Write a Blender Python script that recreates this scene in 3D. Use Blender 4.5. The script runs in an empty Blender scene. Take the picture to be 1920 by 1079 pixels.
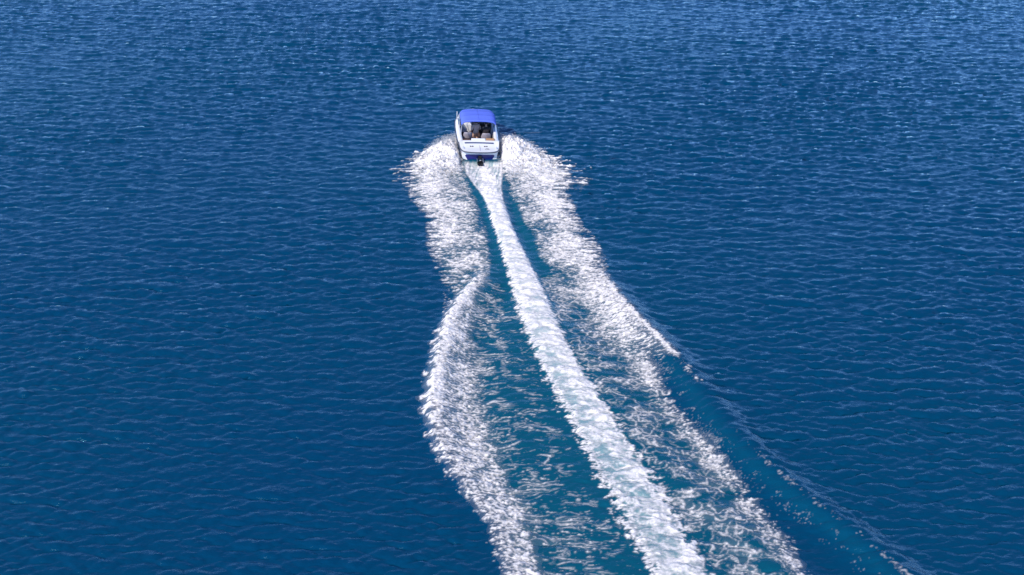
import bpy, bmesh, math
import numpy as np
from mathutils import Vector, Matrix, Euler

# ------------------------------------------------------------------ camera, sky, sun, exposure
scene = bpy.context.scene
COL = scene.collection
R = math.radians

cam_data = bpy.data.cameras.new("camera")
cam = bpy.data.objects.new("camera", cam_data)
COL.objects.link(cam)
cam.location = (0, 0, 25)
cam.rotation_euler = (R(60), 0, 0)
cam_data.sensor_width = 36
cam_data.lens = 38.6
cam_data.clip_end = 20000
scene.camera = cam

SUN_EL, SUN_AZ = 41.0, -138.0          # azimuth from +Y towards +X, degrees
world = bpy.data.worlds.new("World")
scene.world = world
world.use_nodes = True
wn = world.node_tree.nodes
bg = wn["Background"]
sky = wn.new("ShaderNodeTexSky")
sky.sky_type = 'NISHITA'
sky.sun_disc = False
sky.ozone_density = 10.0
sky.dust_density = 0.0
sky.air_density = 0.55
sky.sun_elevation = R(SUN_EL)
sky.sun_rotation = R(SUN_AZ)
world.node_tree.links.new(sky.outputs[0], bg.inputs[0])
bg.inputs[1].default_value = 0.15

sun_data = bpy.data.lights.new("sun", 'SUN')
sun_data.energy = 2.5
sun_data.angle = R(0.5)
sun_data.color = (1.0, 0.95, 0.88)
sun = bpy.data.objects.new("sun", sun_data)
COL.objects.link(sun)
sdir = Vector((math.sin(R(SUN_AZ)) * math.cos(R(SUN_EL)), math.cos(R(SUN_AZ)) * math.cos(R(SUN_EL)), math.sin(R(SUN_EL))))
sun.rotation_euler = sdir.to_track_quat('Z', 'Y').to_euler()

vs = scene.view_settings
vs.view_transform = 'Standard'
vs.look = 'None'
vs.gamma = 1
vs.exposure = 0.85
vs.use_curve_mapping = False
scene.cycles.sample_clamp_direct = 0.8

rng = np.random.default_rng(7)

# ------------------------------------------------------------------ helpers
def mesh_np(name, verts, quads, smooth=True, tri=False):
    n = 3 if tri else 4
    me = bpy.data.meshes.new(name)
    verts = np.asarray(verts, np.float32); quads = np.asarray(quads, np.int32)
    me.vertices.add(len(verts)); me.vertices.foreach_set("co", verts.ravel())
    me.loops.add(len(quads) * n); me.loops.foreach_set("vertex_index", quads.ravel())
    me.polygons.add(len(quads))
    me.polygons.foreach_set("loop_start", np.arange(0, len(quads) * n, n, dtype=np.int32))
    me.polygons.foreach_set("loop_total", np.full(len(quads), n, np.int32))
    me.polygons.foreach_set("use_smooth", np.full(len(quads), smooth, bool))
    me.update(calc_edges=True)
    return me

def float_attr(me, name, vals):
    a = me.attributes.new(name, 'FLOAT', 'POINT')
    a.data.foreach_set("value", np.asarray(vals, np.float32))

def link(name, me, m=None, parent=None):
    o = bpy.data.objects.new(name, me)
    COL.objects.link(o)
    if m is not None and len(me.materials) == 0:
        me.materials.append(m)
    if parent is not None:
        o.parent = parent
    return o

def tag(o, label=None, cat=None, group=None, kind=None):
    if label: o["label"] = label
    if cat: o["category"] = cat
    if group: o["group"] = group
    if kind: o["kind"] = kind
    return o

def ss(a, b, x):
    t = np.clip((x - a) / (b - a), 0, 1)
    return t * t * (3 - 2 * t)

def mat(name, color, rough=0.5, metal=0.0, coat=0.0, noise=0.0, scale=6.0, bump=0.0, spec=0.5):
    m = bpy.data.materials.new(name)
    m.use_nodes = True
    nt = m.node_tree
    p = nt.nodes["Principled BSDF"]
    p.inputs["Base Color"].default_value = (*color, 1)
    p.inputs["Roughness"].default_value = rough
    p.inputs["Metallic"].default_value = metal
    p.inputs["Coat Weight"].default_value = coat
    p.inputs["Specular IOR Level"].default_value = spec
    if noise or bump:
        tc = nt.nodes.new("ShaderNodeTexCoord")
        nz = nt.nodes.new("ShaderNodeTexNoise")
        nz.inputs["Scale"].default_value = scale
        nz.inputs["Detail"].default_value = 5
        nt.links.new(tc.outputs["Object"], nz.inputs["Vector"])
        if noise:
            mx = nt.nodes.new("ShaderNodeMix"); mx.data_type = 'RGBA'
            mx.inputs["A"].default_value = (*[c * (1 - noise) for c in color], 1)
            mx.inputs["B"].default_value = (*[min(1, c * (1 + noise)) for c in color], 1)
            nt.links.new(nz.outputs["Fac"], mx.inputs["Factor"])
            nt.links.new(mx.outputs["Result"], p.inputs["Base Color"])
        if bump:
            b = nt.nodes.new("ShaderNodeBump")
            b.inputs["Strength"].default_value = bump
            b.inputs["Distance"].default_value = 0.02
            nt.links.new(nz.outputs["Fac"], b.inputs["Height"])
            nt.links.new(b.outputs["Normal"], p.inputs["Normal"])
    return m

# ------------------------------------------------------------------ wake outlines on the water (metres)
WASH_L = [(-2.79, 57.64), (-2.61, 56.01), (-2.02, 54.25), (-1.56, 52.9), (-1.16, 50.98), (-0.68, 48.0), (-0.17, 44.26), (0.35, 40.51), (0.88, 37.99), (1.66, 34.97), (2.46, 32.28), (3.15, 29.58), (3.85, 27.18), (4.43, 25.28), (6.1, 19.5)]
WASH_R = [(-0.52, 57.64), (-0.47, 56.01), (-0.55, 54.25), (-0.45, 52.57), (0.05, 49.16), (0.81, 45.81), (1.62, 42.32), (2.24, 38.8), (2.98, 36.25), (3.67, 34.1), (4.38, 31.81), (5.09, 29.58), (5.78, 27.18), (6.31, 25.28), (7.9, 19.5)]
LEFT_O = [(-3.42, 60.88), (-4.34, 60.39), (-5.37, 58.48), (-5.89, 56.97), (-5.86, 54.25), (-5.4, 52.38), (-4.52, 50.67), (-4.27, 47.44), (-3.69, 44.77), (-3.06, 42.32), (-2.9, 40.29), (-3.15, 37.2), (-3.22, 34.27), (-3.13, 32.92), (-2.66, 31.34), (-1.81, 29.44), (-0.7, 27.43), (-0.33, 25.28), (0.8, 19.5)]
LEFT_I = [(-3.17, 59.42), (-2.89, 57.11), (-2.57, 54.94), (-1.96, 52.25), (-1.44, 49.16), (-1.17, 45.81), (-1.19, 44.26), (-1.67, 42.32), (-1.82, 39.64), (-1.5, 36.43), (-1.1, 32.92), (-0.37, 29.87), (0.27, 28.22), (0.75, 25.28), (2.0, 19.5)]
LEFT_STREAK = [(-1.13, 45.29), (-0.6, 43.04), (-0.24, 41.63), (-0.05, 39.64), (0.32, 36.43), (0.81, 33.59), (1.43, 31.04), (2.18, 28.75), (2.96, 26.93), (3.34, 25.28), (5.0, 19.5)]
LEFT_CREST = [(-1.2, 45.03), (-1.81, 43.04), (-2.36, 41.63), (-2.71, 40.07), (-2.91, 37.99), (-3.02, 36.06), (-3.01, 33.92), (-2.75, 32.28), (-2.08, 30.45), (-1.28, 29.03), (-0.35, 27.18), (0.0, 25.28)]
RIGHT_O = [(-0.7, 60.88), (0.79, 60.72), (1.7, 59.03), (2.99, 56.74), (3.56, 54.94), (3.25, 52.77), (3.54, 50.36), (4.22, 48.29), (4.61, 46.08), (4.4, 44.01), (4.73, 42.32), (5.52, 40.29), (6.25, 38.6), (7.01, 36.81), (7.63, 34.62), (8.28, 32.44), (9.22, 30.3), (10.29, 28.48), (11.45, 26.81), (12.23, 25.28), (15.5, 19.5)]
RIGHT_I = [(-0.75, 59.42), (-0.61, 57.87), (-0.23, 55.3), (0.69, 50.98), (1.3, 47.44), (1.98, 44.26), (2.43, 42.32)]
RIGHT_LACE_O = [(4.41, 43.77), (5.12, 40.95), (5.67, 38.39), (5.88, 36.43), (6.35, 34.27), (7.17, 32.28), (8.06, 30.15), (8.36, 28.75), (9.1, 27.18), (9.27, 25.28), (11.5, 19.5)]

def edge(pts):
    a = np.array(sorted(pts, key=lambda q: q[1]))
    return lambda y: np.interp(y, a[:, 1], a[:, 0])

wash_l, wash_r, left_o, left_i = edge(WASH_L), edge(WASH_R), edge(LEFT_O), edge(LEFT_I)
left_s, left_c, right_o, right_i, right_l = edge(LEFT_STREAK), edge(LEFT_CREST), edge(RIGHT_O), edge(RIGHT_I), edge(RIGHT_LACE_O)

# ------------------------------------------------------------------ ambient sea (spectral waves)
TN, TL = 2048, 128.0
def ocean_tile():
    k1 = 2 * np.pi * np.fft.fftfreq(TN, TL / TN)
    kx, ky = np.meshgrid(k1, k1, indexing='xy')
    k = np.hypot(kx, ky) + 1e-9
    ang = np.arctan2(kx, ky)
    ang = np.minimum(np.abs(ang), np.pi - np.abs(ang)) * np.sign(kx * ky)
    amp = np.zeros_like(k)
    for lam, a, a0, spread, hi in ((1.5, 1.0, 0.10, 0.54, 9.0), (0.60, 1.4, -0.08, 0.74, 14.0), (7.0, 0.10, 0.35, 0.6, 3.0)):
        kp = 2 * np.pi / lam
        s = k ** -2.2 * np.exp(-(kp / k) ** 2) * np.exp(-(k / (kp * hi)) ** 2) * np.exp(-((ang - a0) / spread) ** 2)
        amp += a * s * kp ** 1.0
    ph = rng.normal(size=(TN, TN)) + 1j * rng.normal(size=(TN, TN))
    S = amp * ph
    h = np.fft.ifft2(S)
    sc = 1.0 / np.std(np.gradient(h.real, TL / TN, axis=0))
    dx = np.fft.ifft2(S * 1j * kx / k).real * sc
    dy = np.fft.ifft2(S * 1j * ky / k).real * sc
    return (h.real * sc).astype(np.float32), dx.astype(np.float32), dy.astype(np.float32)

SLOPE = 0.36
TH, TDX, TDY = ocean_tile()

def tile(a, x, y):
    fx = (x / TL * TN) % TN; fy = (y / TL * TN) % TN
    i = np.floor(fx).astype(np.int32); j = np.floor(fy).astype(np.int32)
    u = (fx - i).astype(np.float32); v = (fy - j).astype(np.float32)
    i %= TN; j %= TN; i2 = (i + 1) % TN; j2 = (j + 1) % TN
    return a[j, i] * (1 - u) * (1 - v) + a[j, i2] * u * (1 - v) + a[j2, i] * (1 - u) * v + a[j2, i2] * u * v

def gust(x, y):
    return 1 + 0.30 * np.sin(x * 0.11 + 1.7 * np.sin(y * 0.07) + 1.0) * np.sin(y * 0.13 - x * 0.05) 

# ------------------------------------------------------------------ shape of the wake
BOAT_LOC = Vector((-1.85, 57.9, 0.0))
BOAT_HEAD = 6.0
BOAT_ROLL = 3.5
BOAT_TRIM = 0.8

def wake_height(x, y):
    h = np.zeros_like(x)
    # port wave crest
    d = x - left_c(y)
    a = 0.34 * ss(46, 42, y) * (1 - 0.65 * ss(35, 27, y))
    h += a * np.exp(-(d / np.where(d < 0, 0.32, 0.75)) ** 2)
    h -= 0.35 * a * np.exp(-((d - 1.7) / 0.8) ** 2)
    # starboard wave crest
    d = x - right_o(y)
    a = 0.30 * ss(47, 41, y)
    h += a * np.exp(-(d / np.where(d > 0, 0.65, 0.8)) ** 2)
    h -= 0.4 * a * np.exp(-((d + 1.9) / 0.9) ** 2)
    h += 0.10 * ss(45, 38, y) * np.exp(-((d + 3.6) / 0.7) ** 2)
    # propeller wash and stern hollow
    c = (wash_l(y) + wash_r(y)) / 2; w = (wash_r(y) - wash_l(y)) / 2
    q = (x - c) / w
    live = ss(57.9, 57.3, y)
    h += live * (0.16 * ss(55.5, 50, y) * (1 - 0.6 * ss(45, 27, y)) - 0.12 * ss(53, 56.5, y)) * np.exp(-(q * 1.05) ** 4)
    h -= live * 0.10 * ss(40, 52, y) * (np.exp(-((np.abs(q) - 1.7) / 0.5) ** 2))
    # hollow beside the planing hull
    return h

def damp(x, y):
    inside = ss(left_o(y) - 1.2, left_o(y) + 0.4, x) * (1 - ss(right_o(y) - 0.6, right_o(y) + 1.0, x))
    inside = inside * ss(62, 60.5, y)
    return 1 - 0.45 * inside

def sea(x, y, fade=1.0):
    g = gust(x, y) * damp(x, y) * fade * SLOPE
    z = tile(TH, x, y) * g + wake_height(x, y) * fade
    ch = 1.1
    return x - tile(TDX, x, y) * g * ch, y - tile(TDY, x, y) * g * ch, z

# ------------------------------------------------------------------ water sheet
def node_water():
    m = bpy.data.materials.new("sea_water")
    m.use_nodes = True
    nt = m.node_tree; N = nt.nodes; L = nt.links
    p = N["Principled BSDF"]
    p.inputs["Roughness"].default_value = 0.05
    p.inputs["IOR"].default_value = 1.52
    p.inputs["Specular Tint"].default_value = (0.35, 0.84, 1.0, 1)
    at = N.new("ShaderNodeAttribute"); at.attribute_name = "aeration_backlight"
    tc = N.new("ShaderNodeTexCoord")
    # slow drift of the water's own colour between blue and blue-green
    nz = N.new("ShaderNodeTexNoise"); nz.inputs["Scale"].default_value = 0.035; nz.inputs["Detail"].default_value = 3
    L.new(tc.outputs["Object"], nz.inputs["Vector"])
    mx0 = N.new("ShaderNodeMix"); mx0.data_type = 'RGBA'
    mx0.inputs["A"].default_value = (0.0001, 0.034, 0.100, 1)
    mx0.inputs["B"].default_value = (0.0001, 0.051, 0.093, 1)
    L.new(nz.outputs["Fac"], mx0.inputs["Factor"])
    rmp = N.new("ShaderNodeValToRGB")
    e = rmp.color_ramp.elements
    e[0].position = 0.0; e[0].color = (0.0003, 0.050, 0.102, 1)
    e[1].position = 1.0; e[1].color = (0.46, 0.56, 0.54, 1)
    q = e.new(0.3); q.color = (0.003, 0.090, 0.130, 1)
    q = e.new(0.65); q.color = (0.14, 0.30, 0.32, 1)
    L.new(at.outputs["Fac"], rmp.inputs["Fac"])
    st = N.new("ShaderNodeMapRange"); st.inputs["From Min"].default_value = 0.0; st.inputs["From Max"].default_value = 0.13
    L.new(at.outputs["Fac"], st.inputs["Value"])
    mx = N.new("ShaderNodeMix"); mx.data_type = 'RGBA'
    L.new(st.outputs["Result"], mx.inputs["Factor"])
    L.new(mx0.outputs["Result"], mx.inputs["A"]); L.new(rmp.outputs["Color"], mx.inputs["B"])
    L.new(mx.outputs["Result"], p.inputs["Base Color"])
    # capillary ripples
    mp = N.new("ShaderNodeMapping"); mp.inputs["Scale"].default_value = (0.42, 1.0, 1.0); mp.inputs["Rotation"].default_value = (0, 0, 0.15)
    L.new(tc.outputs["Object"], mp.inputs["Vector"])
    r1 = N.new("ShaderNodeTexNoise"); r1.inputs["Scale"].default_value = 6.5; r1.inputs["Detail"].default_value = 4; r1.inputs["Roughness"].default_value = 0.6
    L.new(mp.outputs["Vector"], r1.inputs["Vector"])
    b = N.new("ShaderNodeBump"); b.inputs["Strength"].default_value = 0.6; b.inputs["Distance"].default_value = 0.06
    L.new(r1.outputs["Fac"], b.inputs["Height"])
    # where the sheet is no longer modelled wave by wave the chop goes on as relief
    fa = N.new("ShaderNodeAttribute"); fa.attribute_name = "open_sea"
    r2 = N.new("ShaderNodeTexNoise"); r2.inputs["Scale"].default_value = 1.1; r2.inputs["Detail"].default_value = 5; r2.inputs["Roughness"].default_value = 0.6
    L.new(mp.outputs["Vector"], r2.inputs["Vector"])
    b2 = N.new("ShaderNodeBump"); b2.inputs["Distance"].default_value = 2.5
    L.new(fa.outputs["Fac"], b2.inputs["Strength"])
    L.new(r2.outputs["Fac"], b2.inputs["Height"]); L.new(b.outputs["Normal"], b2.inputs["Normal"])
    L.new(b2.outputs["Normal"], p.inputs["Normal"])
    return m

def build_water():
    yin = [16.0]
    while yin[-1] < 200: yin.append(yin[-1] + (max(0.055, 0.0026 * yin[-1]) if yin[-1] < 104 else 0.0048 * yin[-1]))
    ys = np.array([-4000, -1200, -400, -120, -40, -10, 4, 10, 13.5, 15.2] + yin + [203, 208, 218, 240, 290, 400, 700, 1500, 4000, 9000])
    core = np.linspace(-54, 54, 1020)
    out = np.array([54.5, 55.5, 58, 64, 80, 120, 250, 700, 2500, 9000])
    xs = np.concatenate([-out[::-1], core, out])
    Yg, Xg = np.meshgrid(ys, xs, indexing='ij')
    scale = 0.34 + 0.66 * np.clip(Yg, 16, 200) / 108
    blend = ss(54, 130, np.abs(Xg))
    Xg = Xg * (scale * (1 - blend) + blend)
    fade = (1 - ss(48, 53.9, np.abs(np.meshgrid(ys, xs, indexing='ij')[1]))) * ss(16, 19, Yg) * (1 - ss(165, 200, Yg))
    x, y, z = sea(Xg.ravel(), Yg.ravel(), fade.ravel())
    nr, nc = Xg.shape
    idx = np.arange(nr * nc).reshape(nr, nc)
    quads = np.stack([idx[:-1, :-1], idx[:-1, 1:], idx[1:, 1:], idx[1:, :-1]], -1).reshape(-1, 4)
    me = mesh_np("water", np.stack([x, y, z], -1), quads)
    # bubbles mixed into the water: real milky green, plus painted through-light on the starboard face
    X, Y = Xg.ravel(), Yg.ravel()
    c = (wash_l(Y) + wash_r(Y)) / 2; w = (wash_r(Y) - wash_l(Y)) / 2
    aer_backlight = np.exp(-((X - c) / (w * 0.95)) ** 4) * ss(57.9, 57.4, Y) * ss(18, 22, Y) * (0.85 - 0.25 * ss(40, 26, Y))
    d = X - left_c(Y)
    aer_backlight = np.maximum(aer_backlight, 0.28 * ss(46, 43, Y) * ss(31, 37, Y) * np.exp(-((d - 0.7) / 0.7) ** 2))
    d = X - right_o(Y)
    aer_backlight = np.maximum(aer_backlight, 0.085 * ss(43, 38, Y) * ss(20, 24, Y) * np.exp(-((d + 0.6) / 0.5) ** 2))  # sunlight shining through the starboard wave, painted as a green tint
    lat = ss(left_o(Y), left_o(Y) + 1, X) * (1 - ss(-0.9, 0.2, X - np.minimum(right_l(Y), right_o(Y) - 0.5))) * ss(60, 56, Y) * ss(18, 22, Y)
    aer_backlight = np.maximum(aer_backlight, 0.19 * lat)
    float_attr(me, "aeration_backlight", aer_backlight)
    float_attr(me, "open_sea", (1 - fade).ravel())
    o = link("water", me, node_water())
    tag(o, "deep blue open sea covered in small wind ripples", "water", kind="structure")

build_water()

# ------------------------------------------------------------------ foam
DX = 0.030
GX = np.arange(-7.2, 13.6, DX); GY = np.arange(20.5, 62.0, DX)
FX, FY = np.meshgrid(GX, GY, indexing='xy')
SH = FX.shape

def gauss(lx, ly, beta=1.2, sharp=2.0, rot=0.0):
    kx = 2 * np.pi * np.fft.fftfreq(SH[1], DX)[None, :]
    ky = 2 * np.pi * np.fft.fftfreq(SH[0], DX)[:, None]
    a = kx * math.cos(rot) + ky * math.sin(rot); b = -kx * math.sin(rot) + ky * math.cos(rot)
    k = np.hypot(a * lx, b * ly) / (2 * np.pi) + 1e-6
    amp = np.exp(-(1.0 / k) ** sharp * 0.7) * k ** -(1 + beta)
    f = np.fft.ifft2(amp * np.fft.fft2(rng.normal(size=SH))).real
    return (f / f.std()).astype(np.float32)

def warp(f, wx, wy):
    i = np.clip(np.arange(SH[1])[None, :] + wx / DX, 0, SH[1] - 1).astype(np.int32)
    j = np.clip(np.arange(SH[0])[:, None] + wy / DX, 0, SH[0] - 1).astype(np.int32)
    return f[j, i]

def warp_s(f, wx, wy):
    x = np.clip(np.arange(SH[1])[None, :] + wx / DX, 0, SH[1] - 1.001); y = np.clip(np.arange(SH[0])[:, None] + wy / DX, 0, SH[0] - 1.001)
    i = x.astype(np.int32); j = y.astype(np.int32); u = x - i; v = y - j
    return f[j, i] * (1 - u) * (1 - v) + f[j, i + 1] * u * (1 - v) + f[j + 1, i] * (1 - u) * v + f[j + 1, i + 1] * u * v

def thr(c):
    c = np.clip(c, 1e-4, 1 - 1e-4)
    return np.log((1 - c) / c) / 1.702

def cover(field, c, w=0.35):
    return ss(-w, w, field - thr(c)) * ss(0.012, 0.05, c)

def web(sx, sy, wx, wy, seed, rot=0.0):
    """distance (metres) to the walls of a warped, jittered cell network"""
    c, q = math.cos(rot), math.sin(rot)
    X = FX + wx; Y = FY + wy
    px = (X * c + Y * q) / sx; py = (-X * q + Y * c) / sy
    r = np.random.default_rng(seed)
    jx = r.random((256, 256)); jy = r.random((256, 256))
    ix = np.floor(px).astype(np.int32); iy = np.floor(py).astype(np.int32)
    f1 = np.full(SH, 9.0); f2 = np.full(SH, 9.0)
    for dx in (-1, 0, 1):
        for dy in (-1, 0, 1):
            cx = ix + dx; cy = iy + dy
            d = np.hypot(cx + jx[cx % 256, cy % 256] - px, cy + jy[cx % 256, cy % 256] - py)
            f2 = np.minimum(f2, np.maximum(f1, d)); f1 = np.minimum(f1, d)
    return dist((f2 - f1) * 0.5, 1.2)

def dist(f, g0=0.6):
    """metres to the zero line of a field"""
    gy, gx = np.gradient(f, DX)
    return np.abs(f) / (np.hypot(gx, gy) + g0)

def lace(d, w):
    w = np.maximum(w, 1e-4)
    return (1 - ss(w * 0.35, w * 1.25 + 0.012, d)) * ss(0.002, 0.016, w)

g_fine = gauss(0.30, 0.14, 0.45)
g_mid = gauss(0.9, 0.55, 0.9)
g_smooth = gauss(1.1, 0.7, 3.0)
g_big = gauss(3.0, 3.0, 1.6)
g_streak = gauss(1.0, 0.15, 0.6, rot=0.03)
g_finger = gauss(2.4, 0.42, 0.9, rot=0.10)
g_finger_r = gauss(2.4, 0.42, 0.9, rot=-0.06)
w1, w2 = gauss(0.6, 0.6, 3.5), gauss(0.6, 0.6, 3.5)
w3 = gauss(0.25, 0.2, 3.0)
g_l1 = web(0.70, 0.38, w1 * 0.12 + w3 * 0.015, w2 * 0.10 + w3 * 0.012, 11)
g_l2 = web(0.33, 0.19, w2 * 0.07 + w3 * 0.012, w1 * 0.06, 12)
g_ls = dist(warp_s(gauss(1.9, 0.30, 4.0, 4, rot=0.02), w2 * 0.14, w1 * 0.05))
g_lt = dist(warp_s(gauss(1.0, 0.19, 4.0, 4, rot=-0.04), w1 * 0.12, w2 * 0.04))
g_speck = gauss(0.16, 0.10, 0.3)
g_micro = gauss(0.13, 0.08, 0.2)
g_fleck = gauss(0.36, 0.15, 0.8, 3, rot=-0.25)
g_cell = web(0.30, 0.14, w3 * 0.03 + w1 * 0.05, w2 * 0.04, 21)
g_l3 = web(0.21, 0.12, w2 * 0.05, w1 * 0.04, 22)
g_soft = gauss(1.4, 0.7, 2.0, rot=-0.2)
g_flow = gauss(0.22, 2.2, 1.0, rot=-0.12)

def soften(a, sx, sy):
    kx = 2 * np.pi * np.fft.fftfreq(SH[1], DX)[None, :]; ky = 2 * np.pi * np.fft.fftfreq(SH[0], DX)[:, None]
    return np.clip(np.fft.ifft2(np.fft.fft2(a) * np.exp(-0.5 * ((kx * sx) ** 2 + (ky * sy) ** 2))).real, 0, 1)

def bubbly(a):
    """foam with soft torn edges over a thin milk of small bubbles"""
    thin = soften(a, 0.22, 0.12)
    return np.maximum(0.45 * a + 0.62 * soften(a, 0.028, 0.022), 0.33 * thin * (0.75 + 0.25 * ss(-1, 1, g_micro)))

def foam_fields():
    X, Y = FX, FY
    # ---- propeller wash
    c = (wash_l(Y) + wash_r(Y)) / 2; w = (wash_r(Y) - wash_l(Y)) / 2
    q = (X - c) / (w * (1 - 0.13 * ss(52, 44, Y))) + ((0.10 + 0.09 * ss(46, 30, Y)) * g_mid + 0.07 * g_fleck) * ss(54, 50, Y) * np.clip(w, 0, 1)
    live = ss(57.8, 57.3, Y)
    arcs = web(1.25, 0.55, w1 * 0.16, 0.45 * q * q + w2 * 0.12, 15, -0.2)
    inside = 1 - ss(0.84, 1.0, np.abs(q))
    fore = ss(47, 31, Y)
    lane = 1 - (0.25 + 0.75 * fore) * 0.50 * np.exp(-((q + 0.45 + 0.10 * g_smooth) / 0.36) ** 2)
    boil = ss(0.03, 0.14, arcs + 0.02 * g_fine)
    body = (1.0 - 0.32 * fore) * lane + 0.14 * g_soft + 0.14 * g_fleck + 0.08 * g_streak - (0.14 + 0.22 * fore) * boil
    body = np.clip(body, 0.08, 0.97) * inside
    wash = np.maximum(body, 0.9 * lace(arcs, (0.022 + 0.014 * g_smooth + 0.012 * q) * inside * ss(54, 50, Y)))
    wash = np.maximum(wash, 0.95 * cover(0.8 * g_soft + 0.5 * g_mid + 0.2 * g_streak, np.clip(0.22 + 0.42 * q, 0.02, 0.75) * inside, 0.8) * ss(55, 50, Y))
    edge_l = np.exp(-((q + 0.95) / 0.15) ** 2) * ss(53, 49, Y)
    edge_r = np.exp(-((q - 0.95) / 0.13) ** 2) * ss(53, 49, Y)
    wash = np.maximum(wash, cover(0.7 * g_fleck + 0.4 * g_fine + 0.3 * g_mid, 0.70 * edge_l, 0.45))
    wash = np.maximum(wash, cover(0.7 * g_fleck + 0.4 * g_fine + 0.3 * g_mid, 0.72 * edge_r, 0.45))
    wash = np.maximum(wash, lace(g_l2, 0.018 * ss(0.70, 0.85, np.abs(q)) * (1 - ss(1.10, 1.25, np.abs(q))) * ss(50, 44, Y)))
    # thin film fanning from the transom, with a bright streak from the drive leg
    fan = ss(50.5, 54, Y) * (1 - ss(0.8, 1.02, np.abs(q)))
    mid = np.exp(-((X - (-1.62 + (57.5 - Y) * 0.10)) / (0.25 + 0.04 * (57.5 - Y))) ** 2)
    rim = np.exp(-((np.abs(q) - 0.9) / 0.13) ** 2)
    film = np.clip(0.50 + 0.20 * g_flow + 0.07 * g_fine + 0.5 * mid + 0.25 * rim, 0, 1)
    wash = wash * (0.70 + 0.30 * ss(-1.0, 0.7, g_micro + 0.6 * g_fleck))
    wash = (wash * (1 - fan) + film * fan) * live
    wash *= ss(20.5, 22.5, Y)

    # ---- port side
    LO, LI, LC, LS = left_o(Y), left_i(Y), left_c(Y), left_s(Y)
    u = (X - LO) / np.maximum(LI - LO, 0.2)
    out_m = X - LO
    near = ss(41.8, 45.5, Y + 0.4 * g_mid)
    top = 1 - ss(60.4, 61.0, Y + 0.25 * g_mid)
    cov = ss(-0.10, 1.5, out_m) * (0.88 - 0.20 * ss(53, 46, Y)) * (1 - 0.52 * ss(0.40, 0.95, u)) * (1 - ss(0.92, 1.1, u))
    plume = np.exp(-((Y - 58.0) / 2.4) ** 2)
    cov = np.maximum(cov, 0.995 * plume * ss(0.0, 0.38, u + 0.16 * g_finger + 0.05 * g_streak) * (1 - ss(0.95, 1.03, u))) 
    fl = (0.80 * g_finger * (1 - ss(0.0, 2.2, out_m)) + 0.35 * g_fine + 0.6 * g_streak + 0.3 * g_mid + 0.35 * g_fleck)
    left = cover((fl + 0.35 * g_big) / 1.0, cov * near * top, 0.95 + 0.6 * plume)
    # breaking crest
    d = X - LC + 0.10 * g_mid + 0.06 * g_fleck
    ca = ss(45.5, 43, Y) * ss(30.5, 35.5, Y)
    crest = ca * np.where(d < 0, np.exp(-(d / 0.25) ** 4), np.exp(-(d / 0.34) ** 4))
    left = np.maximum(left, cover(0.6 * g_fine + 0.5 * g_mid + 0.3 * g_big, 0.96 * crest, 1.0))
    # torn foam behind the crest
    beh = ss(46, 42, Y) * ss(-0.35, 0.15, d) * (1 - ss(0.75, 1.15, (X - LC) / np.maximum(LI - LC, 0.35)))
    dens = 0.50 - 0.03 * ss(33, 28, Y)
    left = np.maximum(left, cover(0.35 * g_fine + 0.75 * g_fleck + 0.45 * g_mid, dens * beh * np.clip(1 + 0.30 * g_big + 0.12 * g_smooth, 0.4, 1.5), 0.7))
    # outlying foam between outline and crest in the foreground
    low = ss(44, 41, Y) * ss(-0.2, 0.5, out_m) * (1 - ss(0.9, 1.2, u))
    left = np.maximum(left, cover(0.4 * g_fine + 0.7 * g_fleck + 0.5 * g_mid, (0.25 + 0.32 * ss(36, 32, Y)) * low, 0.8))
    # thin streaks lying along the ripples, up to the wash
    us = np.clip((X - LC) / np.maximum(LS - LC, 0.3), 0, 2)
    st = ss(46, 43, Y) * ss(0.1, 0.25, us) * (1 - ss(0.8, 1.25, us + 0.10 * g_mid))
    scov = (0.30 - 0.14 * us) * st * np.clip(1 + 0.7 * g_big, 0.1, 1.9)
    left = np.maximum(left, 0.9 * cover(0.85 * g_streak + 0.55 * g_fine, scov * 0.22, 0.45))
    stw = ss(46, 43, Y) * ss(0.05, 0.2, us) * (1 - ss(0.95, 1.35, us + 0.10 * g_mid)) * ss(20.5, 22.5, Y)
    left = np.maximum(left, 0.72 * lace(g_ls, (0.006 + 0.003 * g_big + 0.009 * g_smooth + 0.003 * g_fine) * stw))
    left = np.maximum(left, 0.60 * lace(g_lt, (0.004 + 0.003 * g_big + 0.008 * w1 - 0.003 * us) * stw))

    # ---- starboard side
    RO, RI, RL = right_o(Y), right_i(Y), right_l(Y)
    u = (X - RI) / np.maximum(RO - RI, 0.2)
    out_m = RO - X
    near = ss(41.5, 44.5, Y)
    top = 1 - ss(60.6, 61.2, Y + 0.25 * g_mid)
    cov = ss(-0.10, 1.4, out_m) * (0.88 - 0.18 * ss(53, 45, Y)) * (1 - 0.58 * (1 - ss(0.05, 0.62, u))) * ss(-0.12, 0.06, u)
    plume = np.exp(-((Y - 58.2) / 2.4) ** 2)
    cov = np.maximum(cov, 0.995 * plume * ss(-0.03, 0.05, u) * (1 - ss(0.62, 1.0, u - 0.16 * g_finger_r - 0.05 * g_streak)))
    fr = (0.80 * g_finger_r * (1 - ss(0.0, 2.2, out_m)) + 0.35 * g_fine + 0.6 * g_streak + 0.3 * g_mid + 0.35 * g_fleck)
    right = cover((fr + 0.35 * g_big) / 1.0, cov * near * top, 0.95 + 0.6 * plume)
    # breaking lip along the crest
    d = X - RO
    lip = ss(45, 43, Y) * ss(35.8, 38.0, Y + 0.35 * g_smooth) * np.exp(-((d + 0.10) / 0.15) ** 2)
    right = np.maximum(right, cover(0.7 * g_fine + 0.4 * g_mid, 0.93 * lip, 0.5))
    # lace between wash and wave
    v = (X - wash_r(Y)) / np.maximum(RL - wash_r(Y), 0.3)
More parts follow.
